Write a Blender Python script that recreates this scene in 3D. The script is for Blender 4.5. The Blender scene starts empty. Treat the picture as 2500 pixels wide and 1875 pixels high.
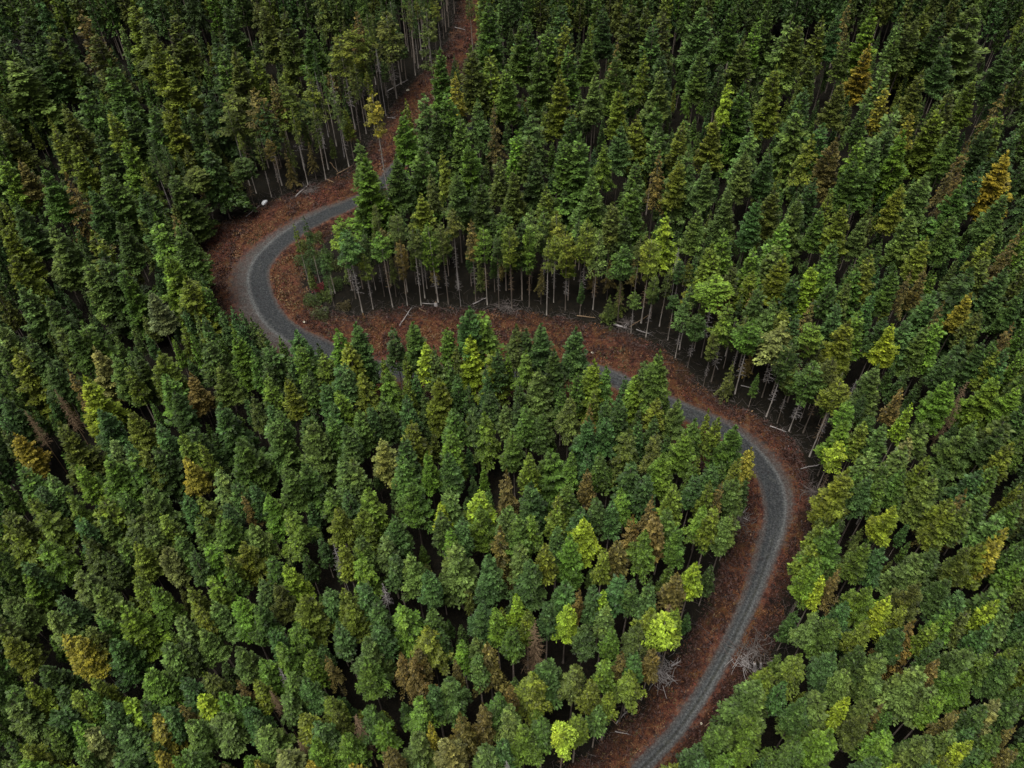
import bpy, math, random
import numpy as np
from mathutils import Matrix, Vector

SEED = 11
rng = np.random.default_rng(SEED)
random.seed(SEED)
scene = bpy.context.scene
COL = scene.collection

# ------------------------------------------------------------------ camera
F = 2022.0; CX, CY = 1250.0, 937.5
CAM = np.array([0.0, 0.0, 150.0])
up_c = np.array([-45.0, 1859.0, 2022.0]); up_c /= np.linalg.norm(up_c)
fwd = np.array([0, 0, -1.0])
yw = fwd - fwd.dot(up_c) * up_c; yw /= np.linalg.norm(yw)
xw = np.cross(yw, up_c)
RM = np.array([xw, yw, up_c])            # camera -> world
cam_d = bpy.data.cameras.new('camera'); cam = bpy.data.objects.new('camera', cam_d)
COL.objects.link(cam); scene.camera = cam
cam_d.sensor_width = 36.0; cam_d.sensor_fit = 'HORIZONTAL'
cam_d.lens = F / 2500.0 * 36.0; cam_d.clip_end = 4000; cam_d.clip_start = 1
m4 = Matrix.Identity(4)
for i in range(3):
    for j in range(3): m4[i][j] = RM[i][j]
    m4[i][3] = CAM[i]
cam.matrix_world = m4

SL, Y0 = 0.09, 165.0                      # the hillside rises gently away
def plane_z(x, y): return SL * (y - Y0)
def bump(x, y):
    return (0.55*np.sin(x/19.0+0.7)*np.cos(y/23.0+0.3) + 0.30*np.sin(x/7.3+y/9.1)
            + 0.16*np.sin(x/3.1-y/4.3+1.1) + 0.10*np.sin(x/1.7+y/2.3))
def ray(px, py):
    d = np.array([(px-CX)/F, -(py-CY)/F, -1.0])
    return RM @ d
def ground(px, py, h=0.0):                # where the sight line meets the slope h metres above the soil
    d = ray(px, py)
    t = (SL*(CAM[1]-Y0) + h - CAM[2]) / (d[2] - SL*d[1])
    p = CAM + t*d
    return p, t
def project(p):
    p = np.atleast_2d(p); c = (p - CAM) @ RM
    z = -c[:, 2]
    return CX + F*c[:, 0]/z, CY - F*c[:, 1]/z, z

# ------------------------------------------------------------------ layout
K = 2500/2212.0
def gpts(l): return np.array([ground(x*K, y*K)[0][:2] for x, y in l])
# road control points (photo, 2212 scale): x, y, half width L, R, shoulder L, R, pale line L, R, wheel tracks
ROAD = [
 (1330,1740,1.05,1.05,.6,.6,.3,.3,1),(1385,1659,1.05,1.05,.6,.6,.3,.4,1),(1450,1590,1.05,1.05,.6,.6,.3,.5,1),
 (1508,1510,1.05,1.05,.7,.7,.3,.5,1),(1556,1430,1.1,1.1,.8,.7,.2,.6,1),(1596,1350,1.15,1.15,.9,.8,.2,.5,1),
 (1632,1270,1.35,1.2,1.2,1,.2,.5,.9),(1660,1190,1.75,1.4,1.5,1.2,.1,.7,.6),(1676,1130,2.1,1.7,1,1.6,.1,1,.3),
 (1676,1080,2.4,2.1,1,2.4,.0,1,.1),(1660,1030,2.3,2.1,.8,3,.0,1,.0),(1630,985,2.1,2.0,.8,3,.0,.9,.0),
 (1590,950,2.2,2.1,.8,2.5,.0,.6,.1),(1532,914,2.0,1.9,.8,1.5,.0,.3,.3),(1452,880,1.9,1.8,.8,1,.1,.4,.5),
 (1352,834,1.8,1.8,.8,1,.1,.6,.5),(1270,804,1.8,1.8,.8,1,.1,.4,.5),(1170,808,1.8,1.8,.8,1,.1,.2,.5),
 (1060,810,1.8,1.8,1,1,.1,.2,.5),(950,806,1.8,1.8,1,1,.1,.2,.4),(850,798,2.0,2.0,2,1,.2,.1,.3),
 (760,780,2.4,2.2,3,1,.4,.0,.2),(690,748,2.8,2.5,4.5,1,.7,.0,.1),(620,712,2.8,2.4,6,.8,.9,.0,.0),
 (580,668,2.9,2.5,6.5,.8,1,.0,.0),(561,620,2.9,2.5,6.5,.8,1,.0,.0),(561,580,2.9,2.4,6,.8,1,.0,.0),
 (585,543,2.7,2.4,4,.8,1,.0,.0),(632,507,2.6,2.3,2.5,.8,.7,.0,.0),(690,474,2.4,2.2,2,.8,.3,.0,.1),
 (748,448,2.1,2.0,1.5,.8,.1,.0,.2),(800,422,1.9,1.9,1,.8,.1,.1,.3), (838,386,1.8,1.8,1,.8,.1,.1,.3),
 (880,345,1.8,1.8,1,.8,.1,.1,.3),(932,314,1.8,1.8,1,.8,.1,.1,.3),(1000,284,1.8,1.8,1,.8,.1,.1,.3),(1080,254,1.8,1.8,1,.8,.1,.1,.3),(1170,215,1.8,1.8,1,.8,.1,.1,.3)]
LEFT = [(1130,1760),(1215,1665),(1310,1590),(1385,1510),(1432,1450),(1475,1395),(1510,1330),(1542,1255),(1570,1185),(1585,1125),
 (1580,1070),(1545,1035),(1480,1000),(1400,965),(1320,930),(1240,895),(1150,872),(1050,862),(950,866),(850,872),(750,868),
 (660,850),(580,812),(520,770),(480,715),(455,650),(436,590),(428,530),(458,487),(535,455),(600,430),(670,402),(720,385),
 (765,362),(796,322),(826,265),(858,210),(923,147),(962,95),(985,30),(995,-70)]
RIGHT = [(1420,1760),(1500,1665),(1545,1580),(1605,1505),(1660,1435),(1685,1360),(1712,1280),(1735,1205),(1760,1130),(1762,1082),(1742,1010),
 (1725,958),(1680,920),(1630,893),(1575,870),(1520,838),(1470,785),(1420,745),(1320,712),(1230,692),(1120,672),(1000,664),(870,664),
 (760,682),(705,668),(668,632),(660,592),(684,548),(722,512),(772,486),(815,462),(850,428),(870,372),(912,300),(966,228),
 (1015,158),(1048,88),(1080,0),(1090,-70)]
def smooth(P, n=400):
    P = np.asarray(P, float)
    s = np.r_[0, np.cumsum(np.linalg.norm(np.diff(P[:, :2], axis=0), axis=1))]
    t = np.linspace(0, s[-1], n)
    # Catmull-Rom through the points
    out = []
    idx = np.clip(np.searchsorted(s, t, side='right')-1, 0, len(P)-2)
    for tt, i in zip(t, idx):
        u = (tt-s[i])/(s[i+1]-s[i])
        p0, p1, p2, p3 = P[max(i-1,0)], P[i], P[i+1], P[min(i+2,len(P)-1)]
        out.append(.5*((2*p1)+(-p0+p2)*u+(2*p0-5*p1+4*p2-p3)*u*u+(-p0+3*p1-3*p2+p3)*u**3))
    return np.array(out)
rc = np.array([list(ground(r[0]*K, r[1]*K)[0][:2])+list(r[2:]) for r in ROAD])
RC = smooth(rc, 620)
GL, GR = gpts(LEFT), gpts(RIGHT)
_c = int(np.argmin(np.hypot(RC[:, 0]-ground(890*K, 335*K)[0][0], RC[:, 1]-ground(890*K, 335*K)[0][1])))
RCA, RCB = RC[:_c+1, :2], RC[_c:, :2]
POLY = np.vstack([GL, GR[::-1]])
def in_poly(x, y, P=POLY):
    x = np.atleast_1d(x); y = np.atleast_1d(y); c = np.zeros(len(x), bool)
    j = len(P)-1
    for i in range(len(P)):
        xi, yi = P[i]; xj, yj = P[j]
        cond = ((yi > y) != (yj > y)) & (x < (xj-xi)*(y-yi)/((yj-yi) if yj != yi else 1e-9)+xi)
        c ^= cond; j = i
    return c
def dist_line(x, y, P):
    x = np.atleast_1d(x).astype(float); y = np.atleast_1d(y).astype(float); best = np.full(len(x), 1e9)
    for a, b in zip(P[:-1], P[1:]):
        ab = b-a; L = max(ab.dot(ab), 1e-9)
        t = np.clip(((x-a[0])*ab[0]+(y-a[1])*ab[1])/L, 0, 1)
        best = np.minimum(best, np.hypot(x-a[0]-t*ab[0], y-a[1]-t*ab[1]))
    return best
E1 = GR[9:26]; E2 = GL[27:]               # wood edges that face the camera: bare trunks show
def vnoise(x, y, s, seed=0):
    x = np.asarray(x)/s; y = np.asarray(y)/s
    xi = np.floor(x).astype(int); yi = np.floor(y).astype(int); fx = x-xi; fy = y-yi
    fx = fx*fx*(3-2*fx); fy = fy*fy*(3-2*fy)
    def h(a, b):
        v = np.sin(a*127.1+b*311.7+seed*74.7)*43758.5453
        return v-np.floor(v)
    return (h(xi,yi)*(1-fx)+h(xi+1,yi)*fx)*(1-fy)+(h(xi,yi+1)*(1-fx)+h(xi+1,yi+1)*fx)*fy

# ------------------------------------------------------------------ materials
def newmat(name):
    m = bpy.data.materials.new(name); m.use_nodes = True
    nt = m.node_tree; nt.nodes.clear()
    out = nt.nodes.new('ShaderNodeOutputMaterial'); b = nt.nodes.new('ShaderNodeBsdfPrincipled')
    nt.links.new(b.outputs[0], out.inputs[0])
    b.inputs['Roughness'].default_value = .85; b.inputs['Specular IOR Level'].default_value = .15
    return m, nt, b
def N(nt, t, **kw):
    n = nt.nodes.new(t)
    for k, v in kw.items(): setattr(n, k, v)
    return n
def mixc(nt, fac, a, b, blend='MIX'):
    n = N(nt, 'ShaderNodeMix', data_type='RGBA', blend_type=blend)
    for sock, v in ((n.inputs[0], fac), (n.inputs[6], a), (n.inputs[7], b)):
        if hasattr(v, 'links'): nt.links.new(v, sock)
        elif isinstance(v, (int, float)): sock.default_value = v
        else: sock.default_value = (*v, 1)
    return n.outputs[2]
def noise(nt, co, scale, detail=4, rough=.6):
    n = N(nt, 'ShaderNodeTexNoise'); n.inputs['Scale'].default_value = scale
    n.inputs['Detail'].default_value = detail; n.inputs['Roughness'].default_value = rough
    nt.links.new(co, n.inputs['Vector']); return n.outputs['Fac']
def ramp(nt, fac, stops):
    n = N(nt, 'ShaderNodeValToRGB'); nt.links.new(fac, n.inputs[0]); e = n.color_ramp.elements
    while len(e) < len(stops): e.new(.5)
    for el, (p, c) in zip(e, stops): el.position = p; el.color = (*c, 1)
    return n.outputs[0]
def math_(nt, op, a, b=None, clamp=False):
    n = N(nt, 'ShaderNodeMath', operation=op, use_clamp=clamp)
    for s, v in ((n.inputs[0], a), (n.inputs[1], b)):
        if v is None: continue
        if hasattr(v, 'links'): nt.links.new(v, s)
        else: s.default_value = v
    return n.outputs[0]
def attr(nt, name): return N(nt, 'ShaderNodeAttribute', attribute_name=name)
def coords(nt): return N(nt, 'ShaderNodeTexCoord').outputs['Object']

def soil_colour(nt, co, verge):
    big = noise(nt, co, .12, 3); mid = noise(nt, co, .7, 5, .7); fine = noise(nt, co, 4.5, 5, .75)
    v = ramp(nt, mid, [(.34,(.012,.007,.006)),(.44,(.045,.019,.012)),(.52,(.105,.042,.018)),(.60,(.085,.052,.018)),(.70,(.19,.110,.05))])
    v2 = ramp(nt, mid, [(.35,(.016,.008,.008)),(.46,(.075,.027,.019)),(.56,(.125,.052,.032)),(.70,(.19,.10,.065))])
    v = mixc(nt, ramp(nt, big, [(.4,(0,0,0)),(.6,(1,1,1))]), v, v2)
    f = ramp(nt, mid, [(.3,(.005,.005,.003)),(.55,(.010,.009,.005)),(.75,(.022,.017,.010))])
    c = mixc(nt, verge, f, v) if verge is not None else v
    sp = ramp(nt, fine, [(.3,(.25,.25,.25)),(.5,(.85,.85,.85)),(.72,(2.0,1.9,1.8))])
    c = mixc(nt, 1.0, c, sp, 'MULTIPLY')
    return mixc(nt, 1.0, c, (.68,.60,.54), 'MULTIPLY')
M = {}
def build_mats():
    # soil
    m, nt, b = newmat('forest_soil'); co = coords(nt)
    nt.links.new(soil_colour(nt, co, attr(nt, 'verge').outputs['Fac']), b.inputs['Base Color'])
    bp = N(nt, 'ShaderNodeBump'); bp.inputs['Strength'].default_value = .6; bp.inputs['Distance'].default_value = .3
    nt.links.new(noise(nt, co, 3, 5, .7), bp.inputs['Height']); nt.links.new(bp.outputs[0], b.inputs['Normal'])
    M['soil'] = m
    # gravel road
    m, nt, b = newmat('gravel'); co = coords(nt)
    s = soil_colour(nt, co, None)
    fine = noise(nt, co, 2.6, 5, .85); mid = noise(nt, co, .8, 4, .6)
    g = ramp(nt, fine, [(.35,(.008,.009,.010)),(.5,(.021,.023,.025)),(.66,(.056,.058,.060))])
    lt = ramp(nt, fine, [(.35,(.026,.027,.028)),(.5,(.068,.070,.070)),(.66,(.145,.145,.142))])
    sh = ramp(nt, fine, [(.35,(.015,.012,.011)),(.5,(.042,.034,.031)),(.66,(.098,.082,.076))])
    def msk(name, jit):
        a = attr(nt, name).outputs['Fac']
        t = math_(nt, 'ADD', a, math_(nt, 'MULTIPLY', math_(nt, 'SUBTRACT', math_(nt, 'ADD', math_(nt,'MULTIPLY',fine,.5), math_(nt,'MULTIPLY',mid,.5)), .5), jit*1.3))
        return math_(nt, 'MULTIPLY', t, 1.0, True)
    c = mixc(nt, msk('shoulder', 1.6), s, sh)
    c = mixc(nt, msk('gravel', 1.2), c, g)
    c = mixc(nt, msk('pale', .8), c, lt)
    c = mixc(nt, math_(nt, 'MULTIPLY', msk('crown_grass', 1.6), .55), c, (.05,.045,.022))
    nt.links.new(c, b.inputs['Base Color'])
    bp = N(nt, 'ShaderNodeBump'); bp.inputs['Strength'].default_value = .5; bp.inputs['Distance'].default_value = .08
    nt.links.new(fine, bp.inputs['Height']); nt.links.new(bp.outputs[0], b.inputs['Normal'])
    M['gravel'] = m
    # foliage: hue of the individual tree comes from the object colour (single trees) or a face attribute (mass)
    for nm, src in (('needles', 'obj'), ('needles_mass', 'attr'), ('needles_plain', 'attr')):
        m, nt, b = newmat(nm); co = coords(nt)
        if src == 'obj': c = N(nt, 'ShaderNodeObjectInfo').outputs['Color']
        else: c = attr(nt, 'tint').outputs['Color']
        if nm != 'needles_plain':
            patch = noise(nt, co, .33, 2, .5)
            warm = mixc(nt, 1.0, c, (1.28,1.06,.72), 'MULTIPLY')
            c = mixc(nt, ramp(nt, patch, [(.54,(0,0,0)),(.74,(.7,.7,.7))]), c, warm)
        tone = attr(nt, 'tone').outputs['Fac']
        cv = N(nt, 'ShaderNodeCombineColor')
        for i in range(3): nt.links.new(tone, cv.inputs[i])
        c = mixc(nt, 1.0, c, cv.outputs[0], 'MULTIPLY')
        nt.links.new(c, b.inputs['Base Color'])
        b.inputs['Roughness'].default_value = .6; b.inputs['Specular IOR Level'].default_value = .25
        M[nm] = m
    # bark
    for nm, a, c2 in (('bark_pale',(.12,.10,.085),(.38,.34,.30)),('bark_dark',(.05,.04,.032),(.14,.115,.095)),
                      ('dead_grey',(.13,.115,.11),(.32,.29,.28)),('dead_tan',(.10,.066,.038),(.24,.165,.10)),('slash',(.035,.028,.025),(.15,.125,.115))):
        m, nt, b = newmat(nm); co = coords(nt)
        mp = N(nt, 'ShaderNodeMapping'); mp.inputs['Scale'].default_value = (5,5,.9); nt.links.new(co, mp.inputs[0])
        n = noise(nt, mp.outputs[0], 1.2, 5, .7)
        nt.links.new(ramp(nt, n, [(.32,a),(.68,c2)]), b.inputs['Base Color']); M[nm] = m
    for nm, a, c2 in (('white_stone',(.62,.62,.64),(.85,.85,.86)),('pale_stone',(.30,.27,.2),(.5,.46,.36))):
        m, nt, b = newmat(nm); co = coords(nt)
        nt.links.new(ramp(nt, noise(nt, co, 3, 5, .7), [(.35,a),(.6,c2)]), b.inputs['Base Color']); M[nm] = m
build_mats()

# ------------------------------------------------------------------ mesh helpers
def mesh_np(name, V, Fq, mats, tone=None, tint=None, midx=None, smooth=False):
    """quads only, built from arrays"""
    V = np.asarray(V, np.float32); Fq = np.asarray(Fq, np.int32)
    me = bpy.data.meshes.new(name)
    me.vertices.add(len(V)); me.vertices.foreach_set('co', V.ravel())
    n = len(Fq); me.loops.add(n*4); me.loops.foreach_set('vertex_index', Fq.ravel())
    me.polygons.add(n)
    me.polygons.foreach_set('loop_start', np.arange(0, n*4, 4, dtype=np.int32))
    me.polygons.foreach_set('loop_total', np.full(n, 4, np.int32))
    for m in (mats if isinstance(mats, (list, tuple)) else [mats]): me.materials.append(m)
    if midx is not None: me.polygons.foreach_set('material_index', np.asarray(midx, np.int32))
    if tone is not None:
        a = me.attributes.new('tone', 'FLOAT', 'FACE'); a.data.foreach_set('value', np.asarray(tone, np.float32))
    if tint is not None:
        a = me.attributes.new('tint', 'FLOAT_COLOR', 'FACE')
        t = np.ones((n, 4), np.float32); t[:, :3] = tint; a.data.foreach_set('color', t.ravel())
    if smooth: me.polygons.foreach_set('use_smooth', np.ones(n, bool))
    me.update(calc_edges=True)
    return me
def link(name, data, parent=None):
    o = bpy.data.objects.new(name, data); COL.objects.link(o)
    if parent is not None: o.parent = parent
    return o
def unit(v): return v/np.maximum(np.linalg.norm(v, axis=-1, keepdims=True), 1e-9)
def kites(base, d, nrm, ln, wd):
    """pointed sprays: base point, direction, normal, length, width"""
    side = unit(np.cross(d, nrm))
    mid = base + d*(ln*.45)[:, None]
    a = base; b = mid + side*(wd*.5)[:, None]; c = base + d*ln[:, None]; e = mid - side*(wd*.5)[:, None]
    V = np.stack([a, b, c, e], 1).reshape(-1, 3)
    return V, np.arange(len(V)).reshape(-1, 4)
def tubes(segs, sides=5):
    """segs: list of (polyline pts Nx3, radii N) -> V, quads"""
    V = []; Q = []; o = 0
    for P, R in segs:
        P = np.asarray(P, float); R = np.asarray(R, float)
        T = unit(np.gradient(P, axis=0))
        ref = np.where(np.abs(T[:, 2:3]) > .9, np.array([[1., 0, 0]]), np.array([[0, 0, 1.]]))
        u = unit(np.cross(T, ref)); w = np.cross(T, u)
        an = np.arange(sides)*2*math.pi/sides
        ring = P[:, None]+R[:, None, None]*(np.cos(an)[None, :, None]*u[:, None]+np.sin(an)[None, :, None]*w[:, None])
        V.append(ring.reshape(-1, 3)); n = len(P)
        for i in range(n-1):
            for j in range(sides):
                j2 = (j+1) % sides
                Q.append((o+i*sides+j, o+i*sides+j2, o+(i+1)*sides+j2, o+(i+1)*sides+j))
        # caps as thin quads
        for i0 in (0, n-1):
            b = o+i0*sides
            for j in range(1, sides-1, 2):
                Q.append((b, b+j, b+j+1, b+min(j+2, sides-1)) if j+2 <= sides-1 else (b, b+j, b+j+1, b))
        o += n*sides
    Q = [q for q in Q if len(set(q)) == 4]
    return np.vstack(V), np.array(Q)

# ------------------------------------------------------------------ crowns (unit: radius 1 at the widest, real length L, tip at z=0 going down)
def crown(seed, kind, nb, ns, L=6.0, size=1.0):
    """R = 1 world unit radius; tip at z = 0; bottom at z = -L. scaled by the tree's crown radius."""
    r = np.random.default_rng(seed)
    i = np.arange(nb)
    if kind == 'dome':      prof = lambda t: (.02+1.02*np.power(t, .93))*(1-.25*np.clip((t-.93)/.07, 0, 1))
    elif kind == 'cone':    prof = lambda t: .04+1.06*np.power(t, .92)
    elif kind == 'round':   prof = lambda t: (.06+.97*np.power(np.clip(t/.58, 0, 1), .72))*np.where(t > .58, 1-.72*(np.clip(t-.58, 0, 1)/.42)**1.1, 1)
    elif kind == 'narrow':  prof = lambda t: (.14+.86*np.power(np.clip(t/.7, 0, 1), .7))*np.where(t > .7, 1-.8*(t-.7)/.3, 1)
    t = np.power((i+.5)/nb, .66 if kind in ('dome', 'cone') else .72)
    t = np.clip(t + r.normal(0, .012, nb), .004, 1)
    phi = i*2.39996+r.normal(0, .35, nb)
    lob = 1+.16*np.sin(2*phi+r.uniform(0, 6)+5*t)+.12*np.sin(3*phi-7*t+r.uniform(0, 6))
    spread = {'dome': .30, 'cone': .33, 'round': .3, 'narrow': .32}[kind]
    ln = prof(t)*lob*np.clip(r.normal(1, spread, nb), .45, 1.45)
    # tier rhythm for layered spruces
    if kind == 'cone': ln *= .82+.28*np.abs(np.sin(t*math.pi*8.5))
    keep = r.random(nb) > (0 if kind in ('dome', 'cone') else .6*t*t) + {'dome': .06, 'cone': .12, 'round': .24, 'narrow': .3}[kind]
    t, phi, ln = t[keep], phi[keep], ln[keep]; nb = len(t)
    up = {'dome': (.85, -.12), 'cone': (.45, -.42), 'round': (.8, -.05), 'narrow': (.5, -.5)}[kind]
    el = up[0]+(up[1]-up[0])*np.power(t, .6)+r.normal(0, .2, nb)
    out = np.stack([np.cos(phi), np.sin(phi), np.zeros(nb)], 1)
    B, D, Nn, LN, WD, TN = [], [], [], [], [], []
    cnt = np.maximum(3, (ns*(.35+.65*ln)).astype(int))
    bi = np.repeat(np.arange(nb), cnt); m = len(bi)
    s = np.power(r.random(m), .62)
    s = .18+.82*s if kind in ('dome', 'round') else .08+.92*s
    q = ln[bi]*s
    z0 = -t*L
    # the branch rises or droops and lifts again at its end
    zz = z0[bi] + q*np.tan(el[bi])*.75 - .16*q*q + (.12*np.power(s, 3)*ln[bi] if kind != 'cone' else -.05*s*ln[bi])
    lat = {'dome': .17, 'cone': .13, 'round': .24, 'narrow': .20}[kind]
    side = np.stack([-np.sin(phi), np.cos(phi), np.zeros(nb)], 1)
    so = r.normal(0, lat, m)*ln[bi]*(.35+.65*(1-np.abs(2*s-1.1)))
    base = out[bi]*q[:, None]+side[bi]*so[:, None]; base[:, 2] = zz + r.normal(0, .022, m) - .22*np.abs(so)
    base[:, 2] = np.minimum(base[:, 2], -.01)
    sg = np.sign(so+1e-6)*r.uniform(.05, 1.05, m)
    d = out[bi]*np.cos(sg)[:, None]+side[bi]*np.sin(sg)[:, None]
    d[:, 2] = (r.normal(.08, .25, m) if kind in ('dome', 'round') else r.normal(-.25, .28, m))
    topm = t[bi] < .07
    d[topm, 2] += .9
    d = unit(d)
    nrm = unit(np.stack([r.normal(0, .5, m), r.normal(0, .5, m), np.ones(m)], 1))
    nrm = unit(nrm-d*np.sum(nrm*d, 1)[:, None])
    lnk = r.uniform(.105, .25, m)*size*(.55+.45*np.minimum(1, t[bi]*5))
    wdk = lnk*r.uniform(.45, .75, m)
    tone = np.clip(r.normal(1, .38, m), .35, 2.3)*np.repeat(np.clip(r.normal(1, .28, nb), .45, 1.8), cnt)
    V, Q = kites(base, d, nrm, lnk, wdk)
    # leader shoot at the very tip
    k = 7; an = np.linspace(0, 2*math.pi, k, endpoint=False)
    tb = np.stack([.02*np.cos(an), .02*np.sin(an), np.full(k, -.30)], 1)
    td = unit(np.stack([.20*np.cos(an), .20*np.sin(an), np.ones(k)], 1)); tn = unit(np.cross(td, np.stack([-np.sin(an), np.cos(an), np.zeros(k)], 1)))
    V2, Q2 = kites(tb, td, tn, r.uniform(.25, .62, k), np.full(k, .13))
    return np.vstack([V, V2]), np.vstack([Q, Q2+len(V)]), np.r_[tone, np.full(k, 1.1)]
def dead_crown(seed, nb=90, L=6.0, stub=1.0, twigs=5):
    r = np.random.default_rng(seed); segs = [([[0, 0, 0], [0, 0, -L/2], [0, 0, -L]], [.012, .03, .03])]
    for i in range(nb):
        t = ((i+.5)/nb)**.8; ph = i*2.4+r.normal(0, .3)
        ln = (.12+.8*t**.8)*r.uniform(.35, 1.1)*stub; o = np.array([math.cos(ph), math.sin(ph), 0]); sd = np.array([-o[1], o[0], 0])
        z = -t*L; dr = r.uniform(-.5, .15)
        p = [np.array([0, 0, z]), o*ln*.5+[0, 0, z+dr*ln*.3], o*ln+[0, 0, z+dr*ln+.05]]
        segs.append((p, [.022, .016, .007]))
        for k in range(twigs):
            s = r.uniform(.3, 1); b = o*ln*s+[0, 0, z+dr*ln*s*.8]
            e = b+(o*r.uniform(.1, .6)+sd*r.choice([-1, 1])*r.uniform(.3, 1)+np.array([0, 0, r.uniform(-.5, .2)]))*ln*.33
            segs.append(([b, (b+e)/2, e], [.010, .008, .004]))
    return tubes(segs, 3)
def trunk_mesh(seed, mat, H=10.0, r0=.16, stubs=0):
    """trunk of unit height 10, foot at z=0; scaled in z by the tree"""
    r = np.random.default_rng(seed); n = 9
    z = np.linspace(0, H, n); off = np.cumsum(r.normal(0, .022, (n, 2)), 0); off[0] = 0
    rad = r0*(1-.82*(z/H)); rad[0] *= 1.5; z[0] = -.35
    segs = [(np.c_[off, z], rad)]
    V, Q = tubes(segs, 7)
    return mesh_np('trunk', V, Q, mat, smooth=True)

# prototypes -----------------------------------------------------------------
LC = 5.2                                   # crown length / radius of the prototypes
def cmesh(name, data, mat): return mesh_np(name, data[0], data[1], mat, tone=data[2])
PRO = {'fir': [cmesh('fir_crown', crown(100+i, 'dome', 155, 96, LC), M['needles']) for i in range(7)],
       'spruce': [cmesh('spruce_crown', crown(200+i, 'cone', 130, 86, LC), M['needles']) for i in range(6)],
       'pine': [cmesh('pine_crown', crown(300+i, 'round' if i % 2 == 0 else 'narrow', 125, 66, LC), M['needles']) for i in range(6)]}
def sparse(seed): return crown(seed, 'cone', 120, 20, LC, .8)
PRO['brown'] = [cmesh('brown_crown', crown(400+i, 'cone', 108, 54, LC, .9), M['needles']) for i in range(4)]
LOWD = {'fir': [crown(500+i, 'dome', 110, 28, LC, 1.7) for i in range(5)],
        'spruce': [crown(600+i, 'cone', 95, 26, LC, 1.65) for i in range(5)],
        'pine': [crown(700+i, 'round', 85, 24, LC, 1.6) for i in range(4)]}
LOWD['brown'] = LOWD['spruce']
TINY = {'fir': [crown(800+i, 'dome', 70, 8, LC, 3) for i in range(4)], 'spruce': [crown(820+i, 'cone', 60, 8, LC, 3) for i in range(4)]}
TINY['pine'] = TINY['fir']; TINY['brown'] = TINY['spruce']
DEADM = {}
for nm in ('dead_grey', 'dead_tan'):
    DEADM[nm] = []
    for i in range(3):
        V, Q = dead_crown(900+i, 170 if nm == 'dead_tan' else 80, LC, 1.15, 8 if nm == 'dead_tan' else 5)
        DEADM[nm].append(mesh_np('dead_branches', V, Q, M[nm]))
TRUNK = {k: [trunk_mesh(50+i, M[k]) for i in range(4)] for k in ('bark_pale', 'bark_dark', 'dead_grey', 'dead_tan')}
TWIG = []
for i in range(3):
    V, Q = dead_crown(950+i, 42, 4.0, .75, 3); TWIG.append(mesh_np('dead_twigs', V, Q, M['dead_grey'] if i else M['dead_tan']))

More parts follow.
